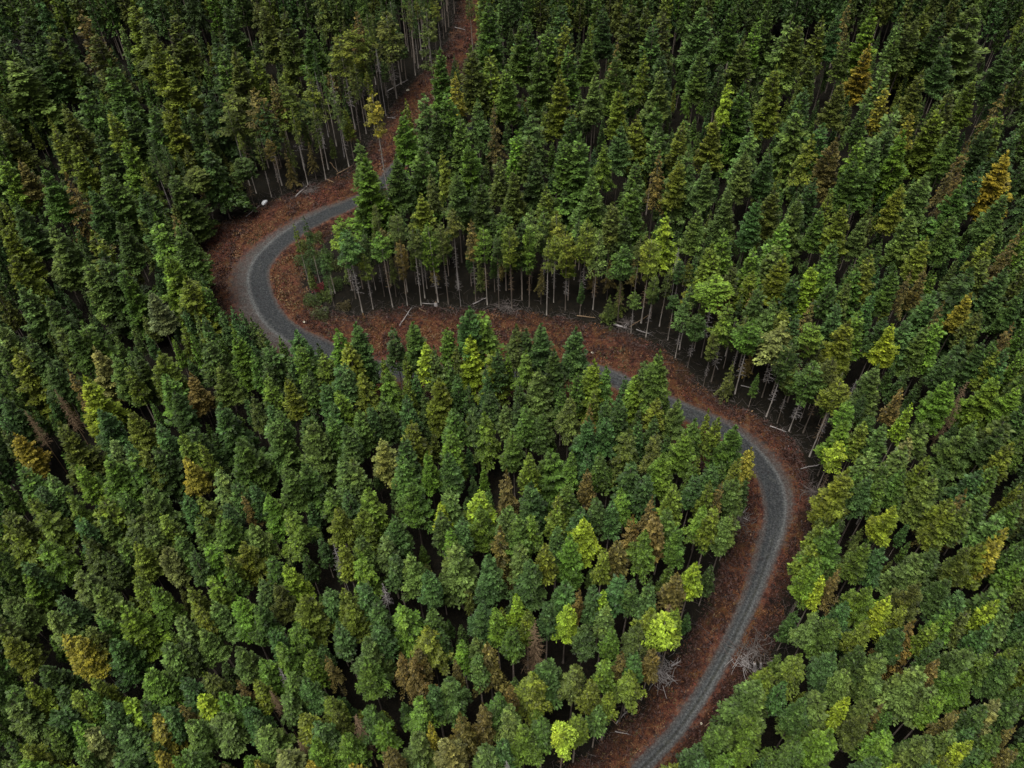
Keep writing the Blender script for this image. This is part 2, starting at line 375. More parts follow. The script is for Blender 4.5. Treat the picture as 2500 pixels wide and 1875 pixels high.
# ------------------------------------------------------------------ the trees of the photograph: tip x, tip y, hue, kind, crown width (tile pixels)
# hue: d dark green, g green, b blue green, o olive, y yellow green, p pale grey green, l bright green, L lime, G golden, r rust, c cream, w white tipped
# kind: F fir, S spruce, T bare-trunked pine, N narrow fir, B brown dying spruce, D dead tan, X grey snag
TILES = {
(0,0): """310 180 o F 170;590 190 o F 180;700 380 g F 200;1100 80 o F 180;1430 20 d F 170;960 230 y F 120;1060 340 y F 160;60 350 p F 280;480 520 g S 190;400 660 o F 150;690 700 y F 110;945 640 g F 140;1030 650 y F 190;1290 530 d S 210;1440 580 o T 180;1610 570 r T 125;1790 490 y T 155;1960 500 y T 110;1480 300 o F 160;1390 300 g F 110;1800 60 o F 150;1670 20 o F 120;1950 150 g F 130;2150 240 y T 150;780 880 l F 160;660 1070 g F 200;900 1190 d F 190;1090 1090 d F 200;250 1040 g F 150;400 1100 r S 150;330 1420 p F 190;90 1290 d F 160;580 1460 y F 190;980 1380 l S 210;10 1000 l F 150;20 1440 y F 150;440 880 y F 130;330 790 y F 110;740 1370 d F 140;0 730 o F 130;120 1010 r F 110;620 820 d F 150;505 60 r F 120;820 20 y F 180;900 90 o S 130;560 1170 d F 150;1235 1050 o T 150;2080 460 p X 60;2110 520 p T 70;1720 490 r F 70;130 80 d F 160;0 200 d F 150;1300 900 d S 180;1600 330 y F 110;1130 1420 g F 170;1520 1000 d T 120;1370 250 d F 130;800 640 d F 150;230 260 d F 140;1200 650 d F 150;1650 650 d T 110""",
(825,0): """950 0 g F 150;1150 150 g F 150;640 310 g F 140;850 290 o F 150;960 320 y F 150;1060 410 g F 130;740 460 G F 85;690 580 l F 130;540 600 p F 120;410 720 l F 145;760 740 p F 150;520 900 p F 190;830 890 l F 180;670 960 y S 90;580 1070 o S 90;170 1010 l F 230;130 890 g F 120;1130 820 l F 125;1210 850 o F 110;1220 680 p S 170;1420 440 y F 150;1440 130 y F 95;1330 150 g F 130;1280 290 g F 150;1460 290 g F 120;1690 50 d F 110;1580 230 g F 110;1770 250 r F 80;1770 330 g F 140;1630 450 p F 100;1940 320 y S 100;2050 330 d F 130;2050 430 p F 120;2030 650 g F 190;1780 540 y F 110;1440 850 g F 130;1530 850 g F 240;1680 890 l S 110;1800 780 b F 120;1900 740 y F 130;2020 800 p F 95;2040 960 r S 100;1610 1080 p F 170;1890 1010 g F 110;1870 1160 g F 190;1100 1080 o F 140;900 1150 d F 150;740 1080 d F 130;530 1220 y F 130;1320 1190 y F 110;1050 1320 g F 120;1380 1340 y T 120;1570 1400 y T 120;1090 1430 y T 105;920 1430 l T 100;840 1390 r T 85;720 1310 o T 100;650 1400 o T 75;580 1410 l T 115;465 1450 o T 85;370 1360 o T 95;270 1470 l T 105;50 1450 b T 140;10 1380 l T 150;1210 1420 l T 80;1330 1510 y T 62;1460 1480 y T 110;1650 1470 p T 115;2090 1360 L S 150;1990 1510 y T 120;1820 1560 g T 135;1830 1350 d F 150;1740 1280 o F 120;1850 10 o F 160;1960 30 o F 150;2060 60 o F 120;1420 20 d F 110;1200 120 g F 100;120 70 r T 95;80 170 y T 135;10 240 y T 130;220 580 G T 105;300 60 o T 160;560 20 o T 110;380 1520 r T 70;990 650 r S 90;1250 980 d F 140;1210 1330 p T 130;1310 1330 g T 110;1020 1000 o F 110;2160 1000 p S 150;2180 780 y F 110;1160 1400 d F 120;430 640 y F 60;880 620 p S 110;1480 700 d F 110;620 700 d F 130;350 980 d F 130;2000 150 d F 130""",
(1650,0): """170 0 p F 180;520 110 l F 90;440 220 o F 160;730 110 p S 180;160 330 g F 110;330 520 L S 95;290 400 d F 85;640 430 y F 145;430 560 g F 175;790 670 g S 210;480 810 p S 135;250 750 y F 130;60 740 g F 100;80 930 p S 165;200 1020 p F 120;20 1020 y F 120;440 950 p F 120;1050 510 o F 110;870 340 o F 110;930 110 y F 100;1110 0 r F 90;1270 60 l F 140;1210 290 G F 125;1580 60 y F 185;1510 110 o F 120;1910 0 p F 240;1340 390 p F 110;1560 450 o F 130;1340 540 G F 90;1210 630 d F 90;1390 680 p F 180;1500 700 G F 90;1680 660 y F 180;1900 480 y F 110;1460 830 l F 175;1180 880 l F 120;1280 870 p F 110;1010 890 r F 140;860 870 y S 115;930 800 b F 120;1130 1010 g F 130;1240 1040 g F 120;1590 1080 p F 150;1440 1180 y F 120;1760 1030 r F 75;1860 900 r F 105;2100 540 r F 135;2120 960 G F 190;1800 1060 r F 70;1830 1150 g F 200;2090 1210 p F 130;1510 1350 p F 145;1580 1490 y F 120;1070 1300 y F 135;940 1320 g F 110;780 1240 p F 165;640 1180 o F 125;340 1200 p F 135;320 1460 l F 125;130 1320 p F 120;230 1540 y F 130;500 1570 l F 130;650 1530 p F 140;1240 1540 g F 120;1010 1520 g F 120;690 1400 l F 135;990 1190 y F 80;1770 1350 g F 120;1200 1360 p F 110;2120 280 d F 130;370 20 g F 130;600 50 g F 130;780 150 o F 110;1040 80 b F 100;1430 120 p F 80;820 560 d F 120;1090 230 o F 90;2060 700 y F 130;1740 250 d F 120;2000 780 d F 120;880 1130 d F 120;500 1260 b F 120;580 950 d F 120;1700 60 d F 120;1800 780 g F 110;2170 800 b F 110;1360 800 d F 120;2180 1450 r F 110;2000 1500 y F 110;1950 1020 b F 100;1750 560 o F 110""",
(0,620): """130 190 p F 230;310 290 d F 150;550 50 p F 170;650 0 d F 250;770 80 g F 190;940 250 w F 125;1160 140 y F 250;1050 0 l F 200;100 610 y F 240;370 480 o F 120;450 500 g F 150;530 450 g F 160;600 600 c F 170;710 650 p F 150;510 790 L F 210;990 620 y F 190;1040 760 g F 165;1310 520 p F 115;1490 510 l F 165;1380 950 b F 230;1210 1090 d F 130;1500 1160 g F 200;1710 1050 p F 190;1820 790 y F 115;1680 760 l F 115;1580 870 o S 100;1970 1060 p F 210;1930 1310 g F 180;1800 1350 g F 165;1160 1300 G F 125;1130 1140 l S 120;880 1240 y S 120;830 1270 g F 165;970 1230 d F 200;680 1280 l F 185;480 1330 l F 105;370 1080 o F 210;95 1130 G F 150;120 1340 g F 180;300 1390 p F 115;220 1460 b F 145;160 1540 y S 130;420 1510 l S 120;640 1540 y F 175;750 1490 g F 115;910 1470 p F 185;1170 1530 b F 125;1370 1370 p S 140;1480 1440 b F 125;1270 1530 y S 160;1420 1580 b F 115;1530 1520 r S 75;1690 1530 l F 155;1830 1620 l S 150;2120 1590 y F 140;2080 1480 g F 140;2160 1300 p F 140;340 860 o D 90;820 1000 y F 125;640 980 b F 150;800 710 y F 95;820 600 g S 110;0 440 p F 160;20 900 b F 160;60 0 y F 180;1870 480 b F 155;1690 560 b F 185;1890 570 l F 125;2130 470 l F 130;2040 630 y F 120;2100 940 b F 125;2090 1040 g F 120;1200 760 r F 125;150 990 o D 80;440 740 r F 90;1930 760 g F 110;2050 810 b F 120;2180 690 b F 110;1290 560 d F 130;1370 690 o F 140;860 640 d F 150;1100 880 d F 130;1700 940 b F 100;1750 970 p F 100;1000 1080 b F 120;700 1170 p F 110;780 1200 b S 110;1260 1190 y F 80;1590 1450 b F 110;1930 1010 d F 130;300 700 d F 140;200 560 d F 150""",
(825,620): """100 430 b F 185;340 450 d F 115;470 420 g F 155;550 560 L F 115;600 620 p F 125;690 470 l F 115;820 330 b F 155;910 370 l F 175;840 520 L F 155;1120 460 o S 130;1190 490 d F 110;1290 450 b F 155;1510 480 b F 155;1180 610 l S 120;980 630 y F 165;1270 740 p F 155;1380 620 d F 130;1620 700 y F 175;1690 710 g S 110;1890 780 l F 155;1950 680 p F 120;2040 620 g F 165;2020 910 y F 125;2150 910 p F 135;620 780 y F 175;300 740 l S 140;130 740 y S 125;430 890 b F 115;290 930 d F 135;130 990 p F 135;460 1060 y F 155;730 980 g F 135;710 1120 l F 155;920 1000 l S 150;860 950 d S 120;1060 950 p F 100;1130 930 d S 100;1190 970 g F 135;1110 1120 g F 125;290 1180 c F 155;410 1300 g F 145;560 1260 l F 115;90 1300 p F 145;460 1440 g F 155;160 1480 l F 185;700 1500 p F 145;890 1500 L F 150;1060 1370 r F 145;1350 1230 g F 280;1230 1430 b F 185;1390 1510 y S 95;1580 1050 b F 155;1590 970 r F 95;1700 1050 b F 130;1840 1120 o S 180;2020 1120 o S 120;2050 1260 l F 155;1860 1320 b F 135;1660 1270 g F 115;1580 1370 r F 85;1640 1540 d F 130;1820 1500 l S 140;1540 1600 b F 135;2000 1540 r F 105;2130 1470 y F 125;0 860 l F 135;650 1580 L F 100;1580 1260 b F 90;1470 900 o S 130;200 960 b F 100;40 1080 b F 130;960 870 d F 130;1210 1260 y F 110;1480 1240 l S 100;700 1250 b F 130;1790 950 d F 130;1080 1590 p F 120;1010 620 d F 100;60 560 y F 170;0 700 b F 130;420 1180 d F 130;1290 1000 d F 130;1960 1400 d F 130;1740 1560 b F 110;1450 1450 g F 120;50 1500 b F 120""",
(1650,620): """270 150 l T 180;340 320 l T 145;70 260 p T 95;500 420 l T 140;620 260 p S 130;690 440 c T 200;880 430 l T 145;880 80 L F 155;980 60 l F 125;370 60 o F 95;490 100 y F 115;680 0 y F 145;1170 360 l F 140;1090 420 y F 180;1400 440 L F 135;1240 0 y F 135;1150 90 g F 135;1390 80 g F 115;1490 90 r F 75;1590 80 r F 85;1860 90 b S 300;1700 290 r F 105;1860 240 G F 115;1680 420 l F 140;1590 450 p F 150;1840 530 b S 140;2150 430 r F 115;2040 620 y F 110;2100 600 b F 120;880 670 g T 170;990 650 o T 115;1040 800 y T 135;1290 700 p F 195;1100 930 l T 105;1080 1060 l F 145;1200 1060 y F 115;1320 1080 p F 125;1060 1190 L T 115;1590 1050 p F 135;1740 790 l F 165;1850 800 o D 140;1500 940 L F 85;2040 770 l F 205;2170 840 l F 130;1440 840 r F 85;1490 1160 c F 110;1450 1230 p F 195;1240 1250 p F 125;1600 1280 y F 110;1450 1370 g F 135;1310 1420 g F 130;1640 1400 p F 175;1890 1060 p F 195;2090 1040 o F 205;2130 1200 y F 130;1930 1370 b F 145;1830 1520 r F 145;1080 1370 y F 205;1970 1510 p F 130;1730 1560 y F 155;1380 1610 L F 130;2030 1350 g F 130;80 1120 l F 155;270 1040 y F 105;370 1090 g F 190;490 1220 G S 105;400 1290 y F 100;240 1320 b F 125;370 1400 p F 165;220 1440 y F 100;290 1450 r F 85;140 1040 g S 110;30 900 p F 115;130 1400 b F 110;180 1590 l S 130;250 1600 y F 120;540 190 d F 120;250 0 y F 130;1040 290 b F 125;770 380 b F 110;700 330 y F 100;880 280 r S 110;1250 240 b F 90;1330 400 d F 110;1480 400 b F 130;1640 230 b F 150;1760 620 d F 120;1000 150 d F 110;760 130 d F 120;2090 90 b F 150;2030 550 g F 120;1930 350 o F 120;1960 560 d F 120;1240 1420 b F 120;2180 1560 g F 130;2180 250 b F 120;2060 1080 d F 130;1720 1340 d F 110;1100 160 o F 100;1960 30 o F 130;140 390 d T 110;730 540 d T 120""",
(0,1235): """30 30 o F 150;240 10 y S 190;50 130 y S 230;630 70 p F 165;600 20 y F 150;820 50 o S 190;480 60 b F 125;260 200 l S 160;520 200 o S 160;760 210 g F 135;850 240 y F 135;930 120 p F 135;1040 260 c F 135;1120 190 g F 120;1250 80 g F 130;1390 60 g F 205;1590 120 p F 155;1840 20 l S 250;2130 0 l F 145;2105 220 p X 90;1320 260 l F 135;1530 240 y F 155;1210 290 b F 110;1220 360 p F 120;1430 310 y F 100;1440 400 g F 115;1710 330 g F 120;1800 390 L F 155;150 430 l F 135;480 400 o S 170;590 510 p F 175;840 440 y F 125;970 510 l F 130;1190 520 y S 120;1330 460 l F 120;1650 480 p F 120;1760 520 o F 130;1500 600 l F 170;1620 650 g F 150;1360 610 p F 155;1920 590 y F 185;1860 760 l S 140;2080 510 b F 175;2170 530 y F 120;40 570 p F 155;310 640 p S 160;790 650 l F 210;1130 700 p F 125;1240 630 y F 110;400 820 G F 130;470 830 G F 170;20 840 y F 140;710 850 b F 190;1270 790 p F 135;1040 870 p F 155;1130 850 d F 140;1520 910 p F 135;1780 890 l S 150;1670 990 l F 145;1950 930 l F 115;1720 790 b F 110;2140 760 b F 125;2070 940 r F 85;1780 1030 p X 75;930 1050 l F 175;1160 1090 b F 145;1310 1070 o F 135;1510 1090 r S 100;1620 1110 y F 110;1830 1070 g F 130;1720 1180 r D 80;800 1220 L F 145;1270 1200 L F 135;1400 1190 l F 130;1500 1210 g F 130;160 1130 y F 140;50 1150 g F 150;40 1240 p F 210;340 1310 b F 175;1040 1280 b F 135;1140 1250 r S 100;960 1330 G S 180;1370 1310 p F 195;1200 1370 p F 175;1810 1200 p F 130;1920 1330 y F 150;2030 1350 b S 160;470 1380 l F 135;550 1430 c F 195;780 1420 b F 195;650 1380 b F 120;1660 1410 p F 175;280 1410 g F 130;130 1520 y S 150;1170 1560 p F 150;990 1560 G F 120;740 1590 b F 140;1100 1590 l F 120;1560 1590 l F 130;1790 1560 c F 185;1900 1490 r D 70;1990 1490 l F 150;2190 1440 l F 150;1620 1620 G F 90;1950 1620 G F 100;20 1620 p F 120;130 1620 l F 140;240 1630 l F 120;420 1650 L F 100;1410 1635 r B 90;1930 1100 b F 140;2080 1220 y F 130;360 1150 d F 120;580 1100 y F 110;260 1020 d F 150;540 760 o F 130;370 570 b F 130;140 350 b F 130;660 280 d F 130;1560 1280 b F 130;1620 1340 d F 120;460 1180 y F 120;900 1240 d F 130;540 1170 l F 110;660 1230 b F 130;480 1540 p F 120;920 1490 g F 110;620 700 g F 120;1020 60 y F 120;2120 1290 o F 100""",
(825,1235): """360 80 b F 165;130 190 g F 135;290 190 p F 125;140 320 l S 150;460 300 p F 145;350 310 b F 120;570 410 b F 135;150 20 y F 155;900 0 l F 150;740 230 p F 225;650 50 d F 130;710 150 l F 110;780 80 b F 110;960 330 b F 175;1050 20 p S 125;1020 150 r S 160;1150 70 g F 155;1220 60 l F 135;1150 230 p F 120;1210 330 b F 175;1310 240 y F 120;1390 110 b F 95;1560 60 L F 175;1480 180 l F 175;1540 0 b F 140;1390 0 y F 120;1880 70 r F 115;2020 80 r F 155;1950 170 l S 140;1770 220 r F 135;1690 260 y F 100;1790 430 b F 155;1980 480 b F 115;1440 470 b F 155;2150 420 r F 125;1680 530 L F 95;1700 620 p F 110;1450 620 L F 135;1740 760 l F 100;1130 560 L F 95;1200 650 y F 105;1245 720 r D 190;900 620 b F 155;1000 650 l F 115;590 650 g F 125;400 630 l S 200;570 770 y S 175;250 750 b F 135;170 840 p F 195;20 770 g F 130;280 490 p X 80;30 530 y F 130;150 490 b F 130;780 850 l F 105;950 870 r F 165;740 970 r F 70;400 940 r S 120;470 960 r S 140;170 980 g F 160;710 1080 b F 185;600 1130 b F 120;510 1210 l S 160;920 1240 r F 165;780 1330 r F 150;1350 970 b F 185;1210 1050 y S 190;1090 1120 r F 80;1020 1160 g S 140;1500 1020 o S 150;1700 960 l F 125;1800 930 r F 115;1850 1030 y S 140;1610 1100 y F 115;1720 1180 y F 100;1650 1270 p F 110;1520 1320 y F 130;1430 1370 L T 150;1290 1340 g F 150;1170 1430 l F 185;930 1510 p F 155;1040 1480 b F 130;700 1470 c F 185;480 1440 p F 175;320 1540 r F 125;120 1330 r D 170;60 1420 l F 150;180 1280 g S 150;270 1380 l F 130;90 1650 G F 100;1610 1360 p X 120;1080 1590 p X 100;2080 710 L T 200;2110 600 r D 150;1990 650 y F 150;1920 720 o S 150;2080 880 p X 150;2170 140 g F 130;580 1370 G F 70;870 830 p F 110;500 900 r F 110;880 930 p F 100;1560 730 d S 130;1330 600 b F 110;1100 760 g F 120;240 600 b F 130;80 620 y F 150;1870 450 b F 100;1620 500 b F 120;1530 510 r F 90;640 780 d F 110;20 240 y F 110;1090 1260 p S 130;2090 20 g F 130;2000 900 r F 110;1890 920 b F 120""",
(1650,1235): """260 20 L F 195;350 50 p F 115;130 360 L F 125;30 420 r F 100;10 640 y F 110;930 110 y F 110;1040 130 g F 195;880 250 y F 150;910 320 l F 110;870 370 l F 130;930 450 L F 95;1380 20 l F 135;1210 240 g F 130;1310 270 b F 125;1760 10 y F 155;1850 10 o F 130;2090 150 G F 110;2040 230 G F 130;1950 240 y F 175;1860 280 o F 130;1540 300 p F 185;1640 280 d F 140;1030 420 r F 105;1230 500 l F 155;1340 580 L F 145;1540 500 o F 145;1810 560 b F 150;1760 660 l F 130;2060 540 g F 180;2030 610 L F 125;720 570 c F 175;900 680 p S 120;1010 720 g F 165;1210 740 y F 120;1520 760 r S 170;1690 840 b F 95;1300 940 p F 185;1080 1030 p F 155;980 940 b F 145;780 930 y S 150;1660 980 r F 100;1870 900 p F 175;1990 940 g F 130;1860 1050 l F 165;1560 1040 p F 225;1630 1160 p F 150;2150 1000 p F 170;590 1020 y F 140;540 1100 p F 260;930 1200 p F 235;1090 1220 L F 105;1230 1240 o F 140;1290 1250 r F 80;1700 1200 l F 110;2040 1240 c F 135;1780 1310 r F 100;1870 1420 b F 120;1350 1440 l S 170;1600 1480 p F 175;1760 1440 p F 140;1860 1500 L F 120;2040 1450 g F 140;300 1390 g F 175;490 1350 l F 185;150 1510 b F 140;190 1600 b F 120;990 1400 l F 200;780 1490 g S 180;1280 1610 b F 140;1410 1640 L F 110;1990 1640 l F 130;2150 1550 r F 100;2190 370 l F 130;2060 60 p F 140;690 1110 b F 110;330 1580 l F 130;1650 750 y F 110;1080 620 b F 120;2080 960 d F 130;1720 470 d F 140;1950 1280 d F 140;1450 640 y F 100;1180 900 d F 130;1860 660 o F 110;2100 700 p F 130;1440 780 d F 140;1200 1330 o F 130;2000 750 b F 120;1640 1640 b F 120;830 1220 b F 130;450 1500 l F 120;2150 1380 r F 110;2140 900 y F 100;1720 1600 y F 110;1930 1560 b F 120;2180 1240 d F 140"""}
# hue albedo
HUE = {'d':(.030,.056,.011),'g':(.044,.082,.012),'b':(.036,.074,.017),'o':(.050,.068,.011),'y':(.076,.102,.010),'p':(.060,.100,.020),
       'l':(.064,.118,.012),'L':(.140,.205,.014),'G':(.140,.125,.013),'r':(.082,.066,.015),'c':(.112,.124,.032),'w':(.075,.105,.045)}
HNAME = {'d':'dark green','g':'mid green','b':'blue-green','o':'olive green','y':'yellow-green','p':'pale grey-green','l':'bright green',
         'L':'lime green','G':'golden yellow','r':'rust brown','c':'cream-tinged','w':'silvery'}
def localH(px, py):
    return 25.0 + 6.5*np.clip((760-py)/760, -.1, 1)
trees = []                                 # dicts: x, y, H, R, hue, kind, listed
KS = 850/2203.0
for (ox, oy), txt in TILES.items():
    for ent in txt.replace('\n', '').split(';'):
        a = ent.split(); px = ox+float(a[0])*KS; py = oy+float(a[1])*KS
        w = float(a[4])*KS; kd = a[3]
        H0 = localH(px, py)*rng.uniform(.94, 1.06)
        best = None
        cand = [H0]
        for s in range(1, 26): cand += [H0-s*.6, H0+s*.6]
        for H in cand:
            if H < 12 or H > 42: continue
            p, t = ground(px, py, H)
            if in_poly(p[0], p[1])[0]: continue
            if dist_line(p[0], p[1], RCA)[0] < 4.5 or dist_line(p[0], p[1], RCB)[0] < 2.7: continue
            best = (p, t, H); break
        if best is None: continue
        p, t, H = best
        R = max(.8, w*t/F/2*(1.08+.16*np.clip(1-py/800, 0, 1)))
        trees.append(dict(x=p[0], y=p[1], H=H, R=R, hue=a[2], kind=kd, tip=(px, py), listed=True))
# thin out coincident trees between overlapping tiles
kept = []
for t in trees:
    if any((t['x']-k['x'])**2+(t['y']-k['y'])**2 < 1.3**2 for k in kept): continue
    kept.append(t)
trees = kept
n_listed = len(trees)
# the rest of the wood between and behind them
xs = [t['x'] for t in trees]; ys = [t['y'] for t in trees]; sp = [1.0]*len(trees)
PX, PY = list(xs), list(ys)
tries = 26000
cx = rng.uniform(-185, 185, tries); cy = rng.uniform(18, 350, tries)
ppx, ppy, pz = project(np.c_[cx, cy, plane_z(cx, cy)+24])
bpx, bpy_, bz = project(np.c_[cx, cy, plane_z(cx, cy)])
okm = (ppx > -260) & (ppx < 2760) & (ppy > -330) & (ppy < 2150) & ~in_poly(cx, cy)
okm &= (dist_line(cx, cy, RCA) > 4.5) & (dist_line(cx, cy, RCB) > 2.7)
de1 = dist_line(cx, cy, E1); de2 = dist_line(cx, cy, E2); dc = np.minimum(dist_line(cx, cy, GL), dist_line(cx, cy, GR))
nearrow = dist_line(cx, cy, GL[9:24])
grid = {}
def gk(x, y): return (int(math.floor(x/6)), int(math.floor(y/6)))
for x, y in zip(PX, PY): grid.setdefault(gk(x, y), []).append((x, y))
hb = (bpx > 640*K) & (bpx < 790*K) & (bpy_ > 455*K) & (bpy_ < 600*K)
okm &= ~hb
for i in np.where(okm)[0]:
    x, y = cx[i], cy[i]
    edge = min(de1[i], de2[i])
    dmin = 3.3 + .7*np.clip((y-120)/180, 0, 1)
    if edge < 16: dmin = 2.9
    if nearrow[i] < 13: dmin = 3.0
    g = gk(x, y); bad = False
    for a in (-1, 0, 1):
        for b in (-1, 0, 1):
            for qx, qy in grid.get((g[0]+a, g[1]+b), ()):
                if (qx-x)**2+(qy-y)**2 < dmin*dmin: bad = True; break
            if bad: break
        if bad: break
    if bad: continue
    grid.setdefault(g, []).append((x, y))
    inside = 0 < ppx[i] < 2500 and 0 < ppy[i] < 1875
    H = localH(ppx[i], ppy[i])*(rng.uniform(.42, .70)-.10*float(np.clip((y-130)/100, 0, 1)) if inside else rng.uniform(.85, 1.08))
    if nearrow[i] < 13: H = localH(ppx[i], ppy[i])*rng.uniform(.70, .95)
    kd = 'S' if rng.random() < .25 else 'F'
    hue = rng.choice(list('dgboypl'), p=[.30,.24,.18,.12,.07,.05,.04])
    if edge < 16:
        kd = rng.choice(['T', 'X', 'F', 'B'], p=[.58, .06, .16, .20])
        hue = rng.choice(list('doyrg'), p=[.34,.3,.14,.07,.15])
        H = localH(ppx[i], ppy[i])*rng.uniform(.55, .95)
        if kd in 'FB': H *= .62
        if kd == 'B': hue = rng.choice(['o', 'r'])
    R = rng.uniform(1.5, 2.2)*(H/24)
    if kd == 'T': R = rng.uniform(.9, 1.6)
    if kd == 'B': R = rng.uniform(1.0, 1.6)
    if kd == 'X': R = rng.uniform(.8, 1.2); H *= .8
    trees.append(dict(x=x, y=y, H=H, R=R, hue=str(hue), kind=kd, tip=None, listed=False))
KIND = {'F': 'fir', 'N': 'fir', 'S': 'spruce', 'T': 'pine', 'B': 'brown', 'D': 'dead', 'X': 'dead'}
for t in trees:
    t['z'] = float(plane_z(t['x'], t['y'])+bump(t['x'], t['y']))
    k = KIND[t['kind']]
    if t['hue'] in 'r' and k in ('fir', 'spruce'): k = 'brown' if rng.random() < .55 or t['kind'] == 'S' else k
    t['k'] = k
    R, H = t['R'], t['H']
    asp = {'fir': rng.uniform(4.2, 5.2), 'spruce': rng.uniform(4.0, 5.0), 'pine': rng.uniform(7.5, 12), 'brown': rng.uniform(6.0, 7.6), 'dead': rng.uniform(6, 8)}[k]
    Lc = R*asp
    mx = rng.uniform(.34, .60) if k == 'pine' else .85
    Lc = min(max(Lc, 7.0 if k != 'pine' else 5.0), H*mx)
    if k in ('fir', 'spruce', 'brown'): Lc = max(Lc, (.44 if t['listed'] else .58)*H)
    t['L'] = Lc
    if not t['tip']:
        a, b, c = project(np.array([[t['x'], t['y'], t['z']+H]])); t['tip'] = (float(a[0]), float(b[0]))
# how much of each tree shows (coarse painter's pass, far to near)
IW, IH = 500, 375
idb = np.full((IH, IW), -1, int)
order = sorted(range(len(trees)), key=lambda i: -((trees[i]['x'])**2+(trees[i]['y'])**2))
YY, XX = np.mgrid[0:IH, 0:IW]
for i in order:
    t = trees[i]
    ss = np.linspace(.02, 1, 9); pts = np.c_[np.full(9, t['x']), np.full(9, t['y']), t['z']+t['H']-ss*t['L']]
    a, b, z = project(pts); a = a/5; b = b/5
    for s, u, v, zz in zip(ss, a, b, z):
        r = t['R']*min(1, (s/.6)**.7)*F/zz/5
        x0, x1, y0, y1 = int(u-r), int(u+r)+2, int(v-r), int(v+r)+2
        x0 = max(x0, 0); y0 = max(y0, 0); x1 = min(x1, IW); y1 = min(y1, IH)
        if x0 >= x1 or y0 >= y1: continue
        mk = (XX[y0:y1, x0:x1]-u)**2+(YY[y0:y1, x0:x1]-v)**2 <= r*r
        idb[y0:y1, x0:x1][mk] = i
vis = np.bincount(idb[idb >= 0].ravel(), minlength=len(trees))
for i, t in enumerate(trees): t['vis'] = int(vis[i])
CAP = {'fir': 300, 'spruce': 300, 'pine': 200, 'brown': 200, 'dead': 100}
single = set()
for k, c in CAP.items():
    idx = [i for i in range(len(trees)) if trees[i]['k'] == k and trees[i]['vis'] >= (8 if k in ('pine', 'dead') else 10)]
    idx.sort(key=lambda i: -trees[i]['vis']-(10000 if k == 'dead' else 0))
    single.update(idx[:c])
for i, t in enumerate(trees):
    if t['k'] == 'dead' and i not in single: t['skip'] = True

# ------------------------------------------------------------------ labels
COLS = ['far left','left','mid left','mid right','right','far right']
def place(t):
    x, y = t['tip']; g = (t['x'], t['y'])
    dl = dist_line(g[0], g[1], GL)[0]; dr = dist_line(g[0], g[1], GR)[0]
    bx, by, _ = project(np.array([[t['x'], t['y'], t['z']]])); bx = bx[0]/K; by = by[0]/K
    if min(dl, dr) < 7 and 0 < y < 1875:
        if dl < dr:
            if by > 1200: return 'left of the lower road'
            if by > 800 and bx > 1250: return 'inside the right-hand bend'
            if by > 760 and bx > 620: return 'just below the middle road'
            if bx < 560 and by > 480: return 'outside the hairpin bend'
            if by > 340: return 'behind the hairpin verge'
            return 'left of the red clearing'
        if by > 1150: return 'right of the lower road'
        if bx > 1560: return 'outside the right-hand bend'
        if bx > 1150 and by > 640: return 'above the middle road, right half'
        if bx > 780 and by > 600: return 'above the middle road, left half'
        if bx < 780: return 'inside the hairpin tip'
        return 'right of the red clearing'
    ci = int(np.clip(x/2500*6, 0, 5)); r = y/1875
    if r < .10: row = 'at the top edge'
    elif r < .24: row = 'in the upper wood'
    elif r < .40: row = 'a third down the wood'
    elif r < .56: row = 'halfway down the wood'
    elif r < .72: row = 'in the lower wood'
    elif r < .88: row = 'near the bottom'
    else: row = 'at the bottom edge'
    return row+', '+COLS[ci]
ORD = ['first','second','third','fourth','fifth','sixth','seventh','eighth','ninth','tenth','eleventh','twelfth']
NUMW = ['zero','one','two','three','four','five','six','seven','eight','nine','ten','eleven','twelve']
PLUR = {'fir': 'firs', 'spruce': 'spruces', 'pine': 'pines', 'brown': 'dying spruces', 'dead': 'dead trees'}
SING = {'fir': 'fir', 'spruce': 'spruce', 'pine': 'bare-trunked pine', 'brown': 'dying spruce', 'dead': 'dead tree'}
buckets = {}
for i in single:
    t = trees[i]; R = t['R']
    wd = ('slender' if R < 1.7 else 'broad' if R > 2.75 else '')
    hn = HNAME[t['hue']] if t['k'] != 'dead' else ('leafless tan' if t['kind'] == 'D' else 'leafless grey')
    if t['k'] == 'dead': wd = ''
    if t['k'] == 'pine': wd = ''
    t['desc'] = (wd+' '+hn).strip(); t['place'] = place(t)
    buckets.setdefault((t['desc'], t['k'], t['place']), []).append(i)
for (ds, k, pl), ids in buckets.items():
    ids.sort(key=lambda i: trees[i]['tip'][0]); n = len(ids)
    for r_, i in enumerate(ids):
        t = trees[i]
        if n == 1: lb = f'{ds} {SING[k]} {pl}'
        elif n == 2: lb = f"{'left' if r_ == 0 else 'right'} one of two {ds} {PLUR[k]} {pl}"
        else:
            w = 'leftmost' if r_ == 0 else 'rightmost' if r_ == n-1 else (ORD[r_]+' from left' if r_ < 12 else None)
            if w is None: lb = f'{ds} {SING[k]} among many {pl}'
            else: lb = f'{w} of {NUMW[n] if n < 13 else "the"} {ds} {PLUR[k]} {pl}'
        t['label'] = lb.replace(' from left', '') if len(lb.split()) > 16 else lb
